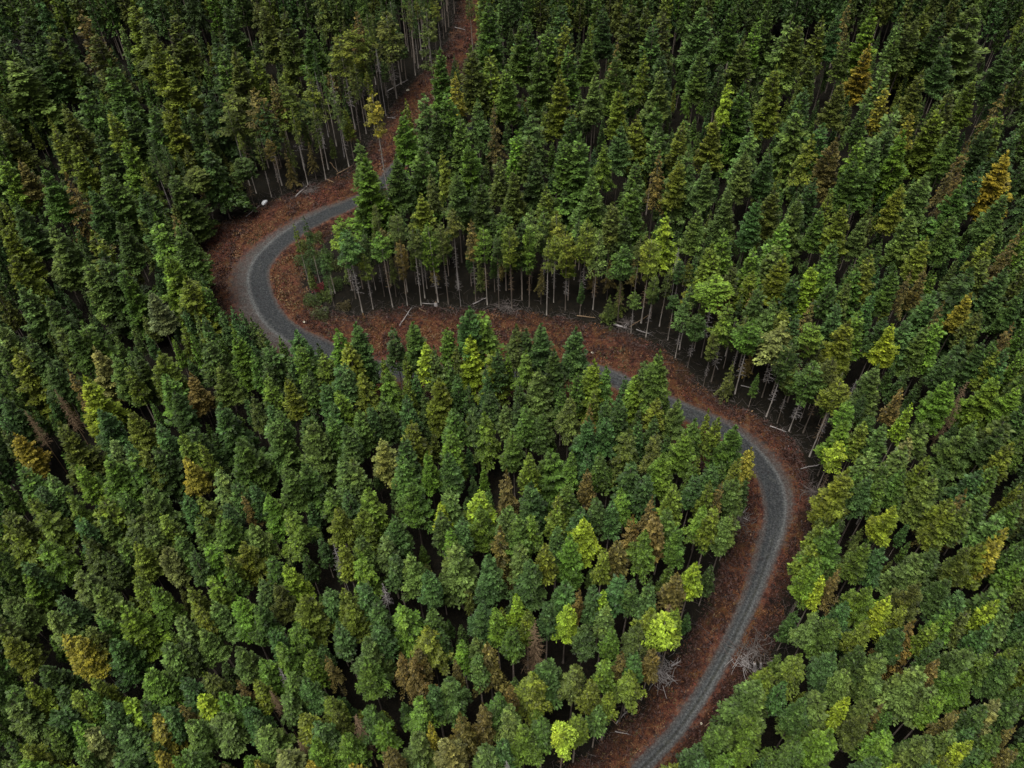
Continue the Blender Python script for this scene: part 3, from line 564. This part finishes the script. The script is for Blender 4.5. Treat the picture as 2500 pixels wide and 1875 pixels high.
# a few trees known one by one
def special(px, py, label):
    i = min(single, key=lambda i: (trees[i]['tip'][0]-px)**2+(trees[i]['tip'][1]-py)**2)
    trees[i]['label'] = label
for px, py, lb in ((1628,1509,'brightest lime green tree, leaning over the red verge above a grey tangle of branches'),
    (621,220,'slim orange-brown spruce standing behind the white rock at the hairpin'),
    (197,925,'tall lime green tree standing out at the left of the wood'),
    (1305,1513,'bare tan dead tree with fanned branches in the lower wood'),
    (1192,1571,'round rust-coloured tree in the lower wood, left of the bare tan dead tree'),
    (2447,1293,'golden tree near the right edge, the yellowest one in the picture'),
    (812,1320,'leafless silver snag in the dark gap of the lower left wood'),
    (1839,1091,'bare golden-orange larch beside the road at the right-hand bend'),
    (1095,1802,'creamy yellow bushy tree at the bottom edge, left of the road')):
    special(px, py, lb)

# ------------------------------------------------------------------ build single trees
NAME = {'fir': 'fir_tree', 'spruce': 'spruce_tree', 'pine': 'pine_tree', 'brown': 'dying_spruce_tree', 'dead': 'dead_tree'}
CAT = {'fir': 'fir tree', 'spruce': 'spruce tree', 'pine': 'pine tree', 'brown': 'dying tree', 'dead': 'dead tree'}
GRP = {'fir': 'dense green firs of the forest', 'spruce': 'layered green spruces of the forest', 'pine': 'bare-trunked pines at the forest edges',
       'brown': 'brown dying spruces in the forest', 'dead': 'leafless dead trees'}
def jit(hue):
    c = np.array(HUE[hue])*rng.uniform(.82, 1.2); c = c*np.array([rng.uniform(.9, 1.12), 1, rng.uniform(.88, 1.12)])
    return c
for i in sorted(single, key=lambda i: -trees[i]['vis']):
    t = trees[i]; k = t['k']
    root = bpy.data.objects.new(NAME[k], None); COL.objects.link(root)
    root.empty_display_size = .5
    root.location = (t['x'], t['y'], t['z']); root.rotation_euler = (rng.normal(0, .012), rng.normal(0, .012), rng.uniform(0, 6.28))
    root['label'] = t['label']; root['category'] = CAT[k]; root['group'] = GRP[k]
    H, R, L = t['H'], t['R'], t['L']
    bark = ('bark_pale' if rng.random() < .7 else 'bark_dark') if k == 'pine' else 'bark_dark'
    if k == 'dead': bark = 'dead_tan' if t['kind'] == 'D' else 'dead_grey'
    tr = link('trunk', TRUNK[bark][rng.integers(4)], root)
    rs = (1.05 if k == 'pine' else 1.25 if k != 'dead' else .8)*rng.uniform(.8, 1.15)*H/26
    tr.scale = (rs, rs, (H-.3)/10.0)
    if k == 'dead':
        cr = link('branches', DEADM[bark][rng.integers(3)], root)
    else:
        cr = link('crown', PRO[k][rng.integers(len(PRO[k]))], root)
        cr.color = (*jit(t['hue']), 1)
    cr.location = (0, 0, H); cr.scale = (R, R*rng.uniform(.92, 1.08), L/LC)
    if k == 'pine':
        tw = link('dead_twigs', TWIG[rng.integers(3)], root)
        tw.location = (0, 0, H-L*.92); tw.scale = (R*.85, R*.85, max(1, (H-L)*.62)/4.0)
    t['root'] = root

# ------------------------------------------------------------------ the rest as one mass of forest
VV, QQ, TT, CC, MI = [], [], [], [], []; off = 0
for i, t in enumerate(trees):
    if i in single or t.get('skip'): continue
    src = LOWD if t['vis'] >= 3 else TINY
    V, Q, T = src[t['k']][rng.integers(len(src[t['k']]))]
    a = rng.uniform(0, 6.28); c, s = math.cos(a), math.sin(a)
    W = np.empty_like(V)
    W[:, 0] = (V[:, 0]*c-V[:, 1]*s)*t['R']+t['x']; W[:, 1] = (V[:, 0]*s+V[:, 1]*c)*t['R']+t['y']
    W[:, 2] = V[:, 2]*t['L']/LC+t['z']+t['H']
    VV.append(W); QQ.append(Q+off); off += len(W); TT.append(T); CC.append(np.tile(jit(t['hue']), (len(Q), 1))); MI.append(np.zeros(len(Q), int))
    tv, tq = tubes([(np.array([[t['x'], t['y'], t['z']-.3], [t['x'], t['y'], t['z']+t['H']*.95]]), np.array([.2, .04])*t['H']/24)], 4)
    VV.append(tv); QQ.append(tq+off); off += len(tv); TT.append(np.ones(len(tq))); CC.append(np.tile((.1, .08, .07), (len(tq), 1))); MI.append(np.ones(len(tq), int))
me = mesh_np('conifer_forest', np.vstack(VV), np.vstack(QQ), [M['needles_mass'], M['bark_dark']], np.concatenate(TT), np.vstack(CC), np.concatenate(MI))
o = link('conifer_forest', me); o['kind'] = 'stuff'; o['label'] = 'mass of smaller dark green conifers filling the wood between the taller trees'; o['category'] = 'forest'

# ------------------------------------------------------------------ ground sheet
def grid_mesh(name, x, y, mat, zf):
    X, Y = np.meshgrid(x, y); V = np.c_[X.ravel(), Y.ravel(), zf(X.ravel(), Y.ravel())]
    nx = len(x); ii = np.arange(len(V)).reshape(X.shape)
    Q = np.stack([ii[:-1, :-1], ii[:-1, 1:], ii[1:, 1:], ii[1:, :-1]], -1).reshape(-1, 4)
    return mesh_np(name, V, Q, mat, smooth=True), V
gx = np.r_[-1500, -900, -500, -300, np.arange(-200, 200.1, 1.0), 300, 500, 900, 1500]
gy = np.r_[-900, -400, -150, -40, np.arange(10, 400.1, 1.0), 480, 600, 900, 1500, 2200]
def terr(x, y): return plane_z(x, y)+bump(x, y)*np.clip(1-(np.hypot(x, y-180)-260)/200, 0, 1)
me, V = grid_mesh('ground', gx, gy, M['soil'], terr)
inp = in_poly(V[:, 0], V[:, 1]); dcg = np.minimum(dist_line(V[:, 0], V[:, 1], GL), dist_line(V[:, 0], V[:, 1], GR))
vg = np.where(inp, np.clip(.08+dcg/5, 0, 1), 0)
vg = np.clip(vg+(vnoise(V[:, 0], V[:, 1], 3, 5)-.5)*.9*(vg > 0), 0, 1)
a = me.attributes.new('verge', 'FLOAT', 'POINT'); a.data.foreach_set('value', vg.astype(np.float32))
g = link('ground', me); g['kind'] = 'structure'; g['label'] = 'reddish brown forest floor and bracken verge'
# road ribbon ------------------------------------------------------------
def road():
    P = RC[:, :2]; T = unit(np.gradient(P, axis=0)); Ln = np.stack([-T[:, 1], T[:, 0]], 1)   # left of travel (bottom to top)
    hwL, hwR, shL, shR, pL, pR, tk = [RC[:, k] for k in range(2, 9)]
    cols = 41; u = np.linspace(-1, 1, cols)
    tl, tr = hwL+shL+.8, hwR+shR+.8
    D = np.where(u[None] < 0, u[None]*tl[:, None], u[None]*tr[:, None])    # metres, negative = left
    XY = P[:, None]-Ln[:, None]*D[..., None]
    X, Y = XY[..., 0].ravel(), XY[..., 1].ravel()
    Z = terr(X, Y)+.06
    d = D.ravel(); rep = lambda q: np.repeat(q, cols)
    hl, hr, sl, sr = rep(hwL), rep(hwR), rep(shL), rep(shR)
    ed = np.where(d < 0, hl+d, hr-d)                     # distance inside the running surface
    grav = np.clip(.4+ed/.9, 0, 1)
    so = np.where(d < 0, sl, sr)
    shd = np.clip(1.7*(1-(-ed)/np.maximum(so, .3)), 0, 1)*.95
    pale = np.exp(-((d+hl-.1)/.42)**2)*rep(pL)*.9 + np.exp(-((d-hr+.1)/.42)**2)*rep(pR)*.85
    pale += rep(tk)*.62*(np.exp(-((d-.68)/.26)**2)+.85*np.exp(-((d+.32)/.26)**2))
    # broad pale apron beyond the outer line on the hairpin
    pale += np.where((d < 0) & (ed < 0), np.exp(-((-ed)/2.0)**2)*.28*rep(pL), 0)
    gr = rep(tk)*np.exp(-((d-.25)/.25)**2)*.35
    ii = np.arange(len(X)).reshape(len(P), cols)
    Q = np.stack([ii[:-1, :-1], ii[:-1, 1:], ii[1:, 1:], ii[1:, :-1]], -1).reshape(-1, 4)
    me = mesh_np('road', np.c_[X, Y, Z], Q, M['gravel'], smooth=True)
    for nm, v in (('gravel', grav), ('shoulder', shd), ('pale', np.clip(pale, 0, 1)), ('crown_grass', gr)):
        a = me.attributes.new(nm, 'FLOAT', 'POINT'); a.data.foreach_set('value', v.astype(np.float32))
    o = link('road', me); o['kind'] = 'structure'; o['label'] = 'grey gravel forest road winding through two bends'
road()
# distance to the running surface, used to keep plants off it
def off_road(x, y, extra=.6):
    P = RC[:, :2]; ok = np.ones(len(x), bool)
    best = np.full(len(x), 1e9); hw = np.zeros(len(x)); 
    for j in range(0, len(P)-1, 2):
        d = np.hypot(x-P[j, 0], y-P[j, 1]); T = P[j+1]-P[j]; side = T[0]*(y-P[j, 1])-T[1]*(x-P[j, 0])
        lim = np.where(side > 0, RC[j, 2]+RC[j, 4]*.75, RC[j, 3]+RC[j, 5]*.75)+extra
        m = d < best; best = np.where(m, d, best); hw = np.where(m, lim, hw)
    return best > hw

# ------------------------------------------------------------------ bracken and grass of the verge (uncountable)
def verge_plants():
    n = 100000
    x = rng.uniform(POLY[:, 0].min(), POLY[:, 0].max(), n*3); y = rng.uniform(POLY[:, 1].min(), POLY[:, 1].max(), n*3)
    m = in_poly(x, y); x, y = x[m], y[m]
    m = off_road(x, y); x, y = x[m], y[m]
    dd = np.minimum(dist_line(x, y, GL), dist_line(x, y, GR))
    clump = vnoise(x, y, 2.2, 1)
    m = rng.random(len(x)) < np.clip(.25+clump*.9, 0, 1); x, y, dd, clump = x[m], y[m], dd[m], clump[m]
    x, y, dd, clump = x[:n], y[:n], dd[:n], clump[:n]; n = len(x)
    per = 4
    bx = np.repeat(x, per)+rng.normal(0, .16, n*per); by = np.repeat(y, per)+rng.normal(0, .16, n*per)
    pt = vnoise(x, y, 3.2, 9)
    an = rng.uniform(0, 6.28, n*per); el = rng.uniform(.15, 1.2, n*per)
    d = np.stack([np.cos(an)*np.cos(el), np.sin(an)*np.cos(el), np.sin(el)], 1)
    nr = unit(np.stack([-np.cos(an)*np.sin(el)+rng.normal(0,.2,n*per), -np.sin(an)*np.sin(el)+rng.normal(0,.2,n*per), np.cos(el)], 1))
    ln = rng.uniform(.18, .52, n*per)*np.repeat((.7+.7*clump)*np.where(pt < .4, 1.5, 1), per)
    V, Q = kites(np.c_[bx, by, terr(bx, by)+.02], d, nr, ln, ln*rng.uniform(.25, .5, n*per))
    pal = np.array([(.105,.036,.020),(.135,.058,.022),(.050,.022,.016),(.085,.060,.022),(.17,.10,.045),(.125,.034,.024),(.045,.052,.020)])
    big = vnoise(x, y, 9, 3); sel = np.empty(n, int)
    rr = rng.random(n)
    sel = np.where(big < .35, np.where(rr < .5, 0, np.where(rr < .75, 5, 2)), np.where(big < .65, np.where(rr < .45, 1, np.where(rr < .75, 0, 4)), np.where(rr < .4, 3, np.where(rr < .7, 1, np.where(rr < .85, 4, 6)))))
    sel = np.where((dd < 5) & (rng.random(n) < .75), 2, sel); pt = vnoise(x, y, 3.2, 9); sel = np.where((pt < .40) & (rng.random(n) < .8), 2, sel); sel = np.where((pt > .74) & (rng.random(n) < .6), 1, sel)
    hc, _ = ground(705, 690); ins = (np.hypot(x-hc[0], y-hc[1]) < 11) & (rng.random(n) < .8); sel = np.where(ins, rng.choice([1, 4, 3, 0, 4], n), sel)
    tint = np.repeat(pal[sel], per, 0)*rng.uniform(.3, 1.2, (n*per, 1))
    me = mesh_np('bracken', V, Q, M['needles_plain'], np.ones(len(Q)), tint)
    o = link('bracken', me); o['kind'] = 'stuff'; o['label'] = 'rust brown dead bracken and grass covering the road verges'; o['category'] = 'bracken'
verge_plants()
# fallen twigs along the wood edges
def twig_litter():
    n = 4200
    x = rng.uniform(POLY[:, 0].min()-8, POLY[:, 0].max()+8, 160000); y = rng.uniform(POLY[:, 1].min(), POLY[:, 1].max(), 160000)
    d1 = dist_line(x, y, E1); d2 = dist_line(x, y, E2); dd = np.minimum(np.minimum(d1, d2), np.minimum(dist_line(x, y, GL), dist_line(x, y, GR))+1.5)
    m = (dd < 5) & off_road(x, y, 1.5) & (rng.random(len(x)) < np.exp(-dd/3)); x, y = x[m][:n], y[m][:n]
    segs = []
    for a, b in zip(x, y):
        l = rng.uniform(.6, 3.2); an = rng.uniform(0, 6.28); z = float(terr(a, b))+.12; e = rng.normal(.15, .25)
        p0 = np.array([a, b, z]); p1 = p0+[l*math.cos(an), l*math.sin(an), l*e*.6]; p1[2] = max(p1[2], float(terr(p1[0], p1[1]))+.08)
        r = rng.uniform(.02, .05); segs.append(([p0, (p0+p1)/2+rng.normal(0, .08, 3), p1], [r, r*.8, r*.4]))
    V, Q = tubes(segs, 3)
    o = link('twig_litter', mesh_np('twig_litter', V, Q, M['slash'])); o['kind'] = 'stuff'
    o['label'] = 'grey broken twigs littering the edges of the wood'; o['category'] = 'twigs'
twig_litter()

# ------------------------------------------------------------------ fallen logs, stumps, stones, shrubs
def log(a, b, r, mat, label, lift=.25, branches=4):
    A, _ = ground(*a); B, _ = ground(*b)
    r *= .85
    A = np.array([A[0], A[1], float(terr(A[0], A[1]))+lift]); B = np.array([B[0], B[1], float(terr(B[0], B[1]))+lift])
    L = np.linalg.norm(B-A); c = (A+B)/2; n = 7
    P = np.linspace(A, B, n)-c; P += rng.normal(0, .03*min(L, 6)/3, (n, 3))*np.array([1, 1, .4]); rad = r*np.linspace(1, .45, n)
    root = bpy.data.objects.new('fallen_log', None); COL.objects.link(root); root.location = c
    root['label'] = label; root['category'] = 'log'; root['group'] = 'fallen logs by the road'
    V, Q = tubes([(P, rad)], 7); link('log_trunk', mesh_np('log_trunk', V, Q, M[mat], smooth=True), root)
    segs = []
    ax = unit(B-A)
    for k in range(branches):
        s = rng.uniform(.35, .97); p = P[0]+(P[-1]-P[0])*s; d = unit(rng.normal(0, 1, 3)+np.array([0, 0, .8])+ax*.7); l = rng.uniform(.5, 1.6)
        segs.append(([p, p+d*l*.5, p+d*l+rng.normal(0, .1, 3)], [r*.3, r*.22, r*.1]))
    if segs:
        V, Q = tubes(segs, 4); link('branch_stubs', mesh_np('branch_stubs', V, Q, M[mat]), root)
LOGS = [
 ((1497,795),(1530,805),.42,'dead_grey','thick pale log lying at the wood edge above the middle road'),
 ((1408,776),(1453,783),.2,'dead_tan','thin tan log at the foot of the bare trunks, left of the thick pale log'),
 ((1537,801),(1589,767),.17,'dead_tan','thin brown pole slanting up into the wood, right of the thick pale log'),
 ((1553,808),(1584,820),.18,'dead_grey','short grey log on the verge, right of the thick pale log'),
 ((976,797),(1004,754),.2,'dead_grey','grey pole slanting across the red verge in the middle of the photo'),
 ((1155,742),(1186,727),.2,'dead_grey','grey branchy log among the trunks above the middle road'),
 ((786,750),(796,758),.16,'dead_grey','small pale stick in the green patch inside the hairpin'),
 ((1024,755),(1041,765),.18,'dead_tan','short brown log just right of the slanting grey pole'),
 ((1030,742),(1068,743),.16,'dead_grey','thin level grey log at the foot of the trunks above the middle road'),
 ((600,527),(638,500),.17,'dead_grey','thin pale pole running from the white rock down to the left'),
 ((563,502),(630,499),.16,'dead_tan','dark level log left of the white rock'),
 ((823,429),(861,409),.2,'dead_tan','reddish log slanting upward at the far end of the hairpin verge'),
 ((806,396),(828,426),.19,'dead_tan','brown pole leaning among trunks above the far end of the hairpin'),
 ((722,484),(758,451),.26,'dead_grey','dark grey log at the wood edge right of the white rock'),
 ((800,442),(817,450),.2,'dead_tan','short tan log lying at the foot of a pale trunk above the hairpin'),
 ((1881,1038),(1921,1051),.2,'dead_grey','pale thin log at the wood edge outside the right-hand bend'),
 ((1953,1146),(2011,1130),.17,'dead_grey','long thin grey pole among trunks outside the right-hand bend'),
 ((1810,938),(1852,951),.15,'dead_grey','thin grey stick in the dark wood above the right-hand bend'),
 ((1721,1772),(1763,1739),.13,'dead_tan','thin tan pole on the verge right of the lower road'),
 ((1503,1765),(1533,1733),.15,'dead_grey','pale pole slanting on the red verge left of the lower road'),
 ((1490,1751),(1508,1770),.12,'dead_tan','short pole crossing the end of the pale slanting pole'),
 ((1502,1785),(1536,1792),.12,'dead_grey','upper of two parallel sticks on the red verge at the bottom'),
 ((1508,1779),(1530,1785),.1,'dead_tan','shorter stick lying over the parallel one on the bottom red verge'),
 ((1638,1625),(1664,1612),.22,'dead_grey','broken pale limb sticking out of the grey branch tangle'),
 ((1800,1264),(1828,1238),.16,'dead_grey','white stick standing out on the dark slash left of the right-hand bend'),
 ((1813,1262),(1831,1273),.13,'dead_grey','shorter white stick below the other on dark slash by the bend'),
 ((941,221),(996,194),.22,'dead_grey','grey log leaning across the narrow red clearing'),
 ((1110,66),(1136,75),.2,'dead_grey','pale short log at the top of the narrow red clearing'),
 ((946,285),(966,288),.18,'dead_grey','small level log by the lower part of the red clearing'),
 ((918,337),(934,306),.16,'dead_grey','upright-leaning grey stick on the left of the red clearing'),
]
for a in LOGS: log(*a)
def stump(px, py, label, h=1.4, r=.35, lean=.25):
    p, _ = ground(px, py); z = float(terr(p[0], p[1]))
    root = bpy.data.objects.new('tree_stump', None); COL.objects.link(root); root.location = (p[0], p[1], z)
    root['label'] = label; root['category'] = 'stump'; root['group'] = 'pale broken stumps'
    an = rng.uniform(0, 6.28); e = np.array([math.cos(an)*lean*h, math.sin(an)*lean*h, h])
    V, Q = tubes([([[0, 0, -.4], e*.3, e*.7, e], [r*1.4, r, r*.85, r*.7])], 8); link('stump_trunk', mesh_np('stump_trunk', V, Q, M['dead_grey'], smooth=True), root)
    segs = [([e*.97, e+np.array([math.cos(a), math.sin(a), 1.5])*r*.5], [r*.22, r*.05]) for a in np.arange(0, 6.28, 1.05)]
    V, Q = tubes(segs, 3); link('splinters', mesh_np('splinters', V, Q, M['dead_tan']), root)
stump(1843,1637,'tallest pale stump at the foot of the grey brush heap', 3.2, .38)
stump(1857,1632,'small stump just right of the tallest pale stump', 1.8, .25)
stump(1876,1622,'tan stump at the wood edge right of the brush heap', 2.6, .25)
stump(1064,744,'rounded grey stump under the bare trunks above the middle road', .9, .5, .1)

def tangle(px, py, rad, n, label, high=1.5, pale=False):
    p, _ = ground(px, py); z = float(terr(p[0], p[1])); segs = []
    for k in range(n):
        q = rng.normal(0, rad*.45, 2); an = rng.uniform(0, 6.28); l = rng.uniform(.8, 3.2); h0 = abs(rng.normal(.2, .4))*high/1.5; h1 = h0+rng.normal(.3, .5)
        a = np.array([q[0], q[1], h0]); b = a+[l*math.cos(an), l*math.sin(an), max(-h0+.05, h1-h0)]
        r = rng.uniform(.03, .10); segs.append(([a, (a+b)/2+rng.normal(0, .15, 3), b], [r, r*.8, r*.35]))
    for k in range(9):
        an = k*.7+px; l = rad*rng.uniform(.5, .9); c, s = math.cos(an), math.sin(an)
        segs.append(([[-c*l, -s*l, .05], [0, 0, .3], [c*l, s*l, .35]], [.07, .06, .03]))
    V, Q = tubes(segs, 4); o = link('brush_heap', mesh_np('brush_heap', V, Q, M['slash'] if not pale else M['dead_grey'])); o.location = (p[0], p[1], z)
    o['label'] = label; o['category'] = 'brush heap'; o['group'] = 'heaps of dead branches'
tangle(1838,1592,4.2,100,'heap of grey dead branches on the right verge above the pale stumps',1.8)
tangle(1816,1618,1.8,45,'small heap of pale sticks left of the tallest pale stump',1.0,True)
tangle(1612,1640,3.4,120,'grey tangle of branches under the brightest lime tree',3.0,True)
tangle(1806,1266,3.6,90,'dark slash heap left of the road at the right-hand bend',1.2)
tangle(1240,752,3.5,60,'brush heap in the wood edge above the middle road',1.2)
tangle(760,470,3.0,50,'brush heap at the wood edge right of the white rock',1.2)
tangle(1530,790,3.0,50,'brush heap beside the thick pale log',1.2)
tangle(1985,1200,3.5,60,'brush heap between the poles outside the right-hand bend',1.0)

def rock(px, py, r, mat, label, sx=1.3):
    p, _ = ground(px, py); z = float(terr(p[0], p[1]))
    import bmesh
    bm = bmesh.new(); bmesh.ops.create_icosphere(bm, subdivisions=3, radius=1)
    for v in bm.verts:
        c = v.co; f = 1+.16*math.sin(3*c.x+px)+.14*math.sin(4*c.y+py)+.1*math.sin(5*c.z+px*.3)+.05*math.sin(11*c.x+9*c.y)
        v.co = Vector((c.x*f*sx, c.y*f, c.z*f*.62-.12*abs(c.x)))*r
    me = bpy.data.meshes.new('rock'); bm.to_mesh(me); bm.free(); me.materials.append(M[mat])
    o = link('rock', me); o.location = (p[0], p[1], z+r*.4); o.rotation_euler = (.1, .2, px)
    o['label'] = label; o['category'] = 'rock'
rock(645,496,.66,'white_stone','large bright white rock at the wood edge outside the hairpin bend',1.5)
rock(995,218,.45,'pale_stone','pale yellow stone in the narrow red clearing')
rock(1713,1764,.2,'pale_stone','small pale stone on the verge right of the lower road')
rock(742,785,.28,'pale_stone','tan stone at the lower inside of the hairpin')
rock(1925,1089,.2,'white_stone','small white stone on the red verge outside the right-hand bend')
rock(1445,865,.25,'pale_stone','yellowish stone on the verge above the middle road')

def shrub(px, py, r, h, col, label):
    p, _ = ground(px, py); z = float(terr(p[0], p[1]))
    root = bpy.data.objects.new('shrub', None); COL.objects.link(root); root.location = (p[0], p[1], z)
    root['label'] = label; root['category'] = 'shrub'; root['group'] = 'shrubs inside the hairpin'
    n = int(260*r*r); v = unit(rng.normal(0, 1, (n, 3))); v[:, 2] = np.abs(v[:, 2]); q = v*np.power(rng.random(n), .4)[:, None]*np.array([r, r, h])*(1+.25*np.sin(v[:, :1]*5+px))
    d = unit(v+rng.normal(0, .6, (n, 3))); nr = unit(np.cross(d, rng.normal(0, 1, (n, 3)))); ln = rng.uniform(.18, .42, n)
    V, Q = kites(q, d, nr, ln, ln*.55)
    link('foliage', mesh_np('foliage', V, Q, M['needles_plain'], np.clip(rng.normal(1, .3, n), .4, 2), np.tile(col, (n, 1))), root)
    segs = [([[0, 0, -.1], np.array([math.cos(a)*r*.4, math.sin(a)*r*.4, h*.8])], [.05, .015]) for a in np.arange(0, 6.2, .9)]
    V, Q = tubes(segs, 4); link('stems', mesh_np('stems', V, Q, M['bark_dark']), root)
shrub(778,705,1.7,1.6,(.17,.035,.035),'larger crimson-leaved shrub inside the hairpin')
shrub(762,683,1.2,1.3,(.13,.03,.03),'smaller dark red shrub above the crimson one')
shrub(748,640,3.0,2.4,(.045,.075,.02),'round green shrub at the tip of the hairpin island')
shrub(772,655,3.0,2.8,(.035,.060,.022),'dark green shrub behind the red shrubs')
shrub(765,735,2.7,2.0,(.05,.075,.02),'low green shrub below the crimson shrub')
shrub(797,728,2.2,2.6,(.07,.10,.02),'yellow-green shrub at the foot of a pale trunk inside the hairpin')
shrub(785,766,2.6,1.6,(.05,.06,.02),'low olive shrub at the lower inside of the hairpin')
shrub(815,700,2.6,3.0,(.04,.065,.014),'dark green bush between the first two trunks inside the hairpin')
shrub(790,640,2.8,3.2,(.045,.07,.014),'tall dark green bush behind the hairpin shrubs')
shrub(822,655,2.4,2.6,(.05,.06,.014),'olive bush against the wood inside the hairpin')
shrub(772,590,2.2,2.0,(.05,.07,.014),'mid green bush by the road at the upper hairpin island')
shrub(842,748,2.0,1.5,(.06,.05,.02),'brownish bush at the wood foot right of the hairpin shrubs')
shrub(745,608,2.6,2.0,(.07,.08,.02),'olive shrub at the upper inside of the hairpin')

# ------------------------------------------------------------------ light
w = bpy.data.worlds.new('World'); scene.world = w; w.use_nodes = True; nt = w.node_tree
sky = nt.nodes.new('ShaderNodeTexSky'); sky.sky_type = 'NISHITA'; sky.sun_disc = False
EL, AZ = math.radians(70), math.radians(225)          # azimuth clockwise from +Y
sky.sun_elevation = EL; sky.sun_rotation = AZ; sky.air_density = 1.0; sky.dust_density = 3.0; sky.ozone_density = 1.0
hs = nt.nodes.new('ShaderNodeHueSaturation'); hs.inputs['Saturation'].default_value = .06
nt.links.new(sky.outputs[0], hs.inputs['Color'])
bg = nt.nodes['Background']; bg.inputs['Strength'].default_value = .085
nt.links.new(hs.outputs[0], bg.inputs['Color'])
sd = bpy.data.lights.new('sun', 'SUN'); sd.energy = 1.9; sd.angle = math.radians(38); sd.color = (1, .99, .93)
so = bpy.data.objects.new('sun', sd); COL.objects.link(so)
dirv = Vector((math.sin(AZ)*math.cos(EL), math.cos(AZ)*math.cos(EL), math.sin(EL)))
so.rotation_euler = dirv.to_track_quat('Z', 'Y').to_euler(); so.location = (0, 0, 300)
vs = scene.view_settings; vs.view_transform = 'Standard'; vs.look = 'None'; vs.gamma = 1; vs.exposure = 1.05
scene.cycles.max_bounces = 4; scene.cycles.diffuse_bounces = 1
scene['stats'] = str(('TREES', len(trees), 'listed', n_listed, 'single', len(single), {k: sum(1 for i in single if trees[i]['k'] == k) for k in CAP},
      'mass quads', sum(len(q) for q in QQ), 'labels', len(set(trees[i]['label'] for i in single))))
print(scene['stats'])
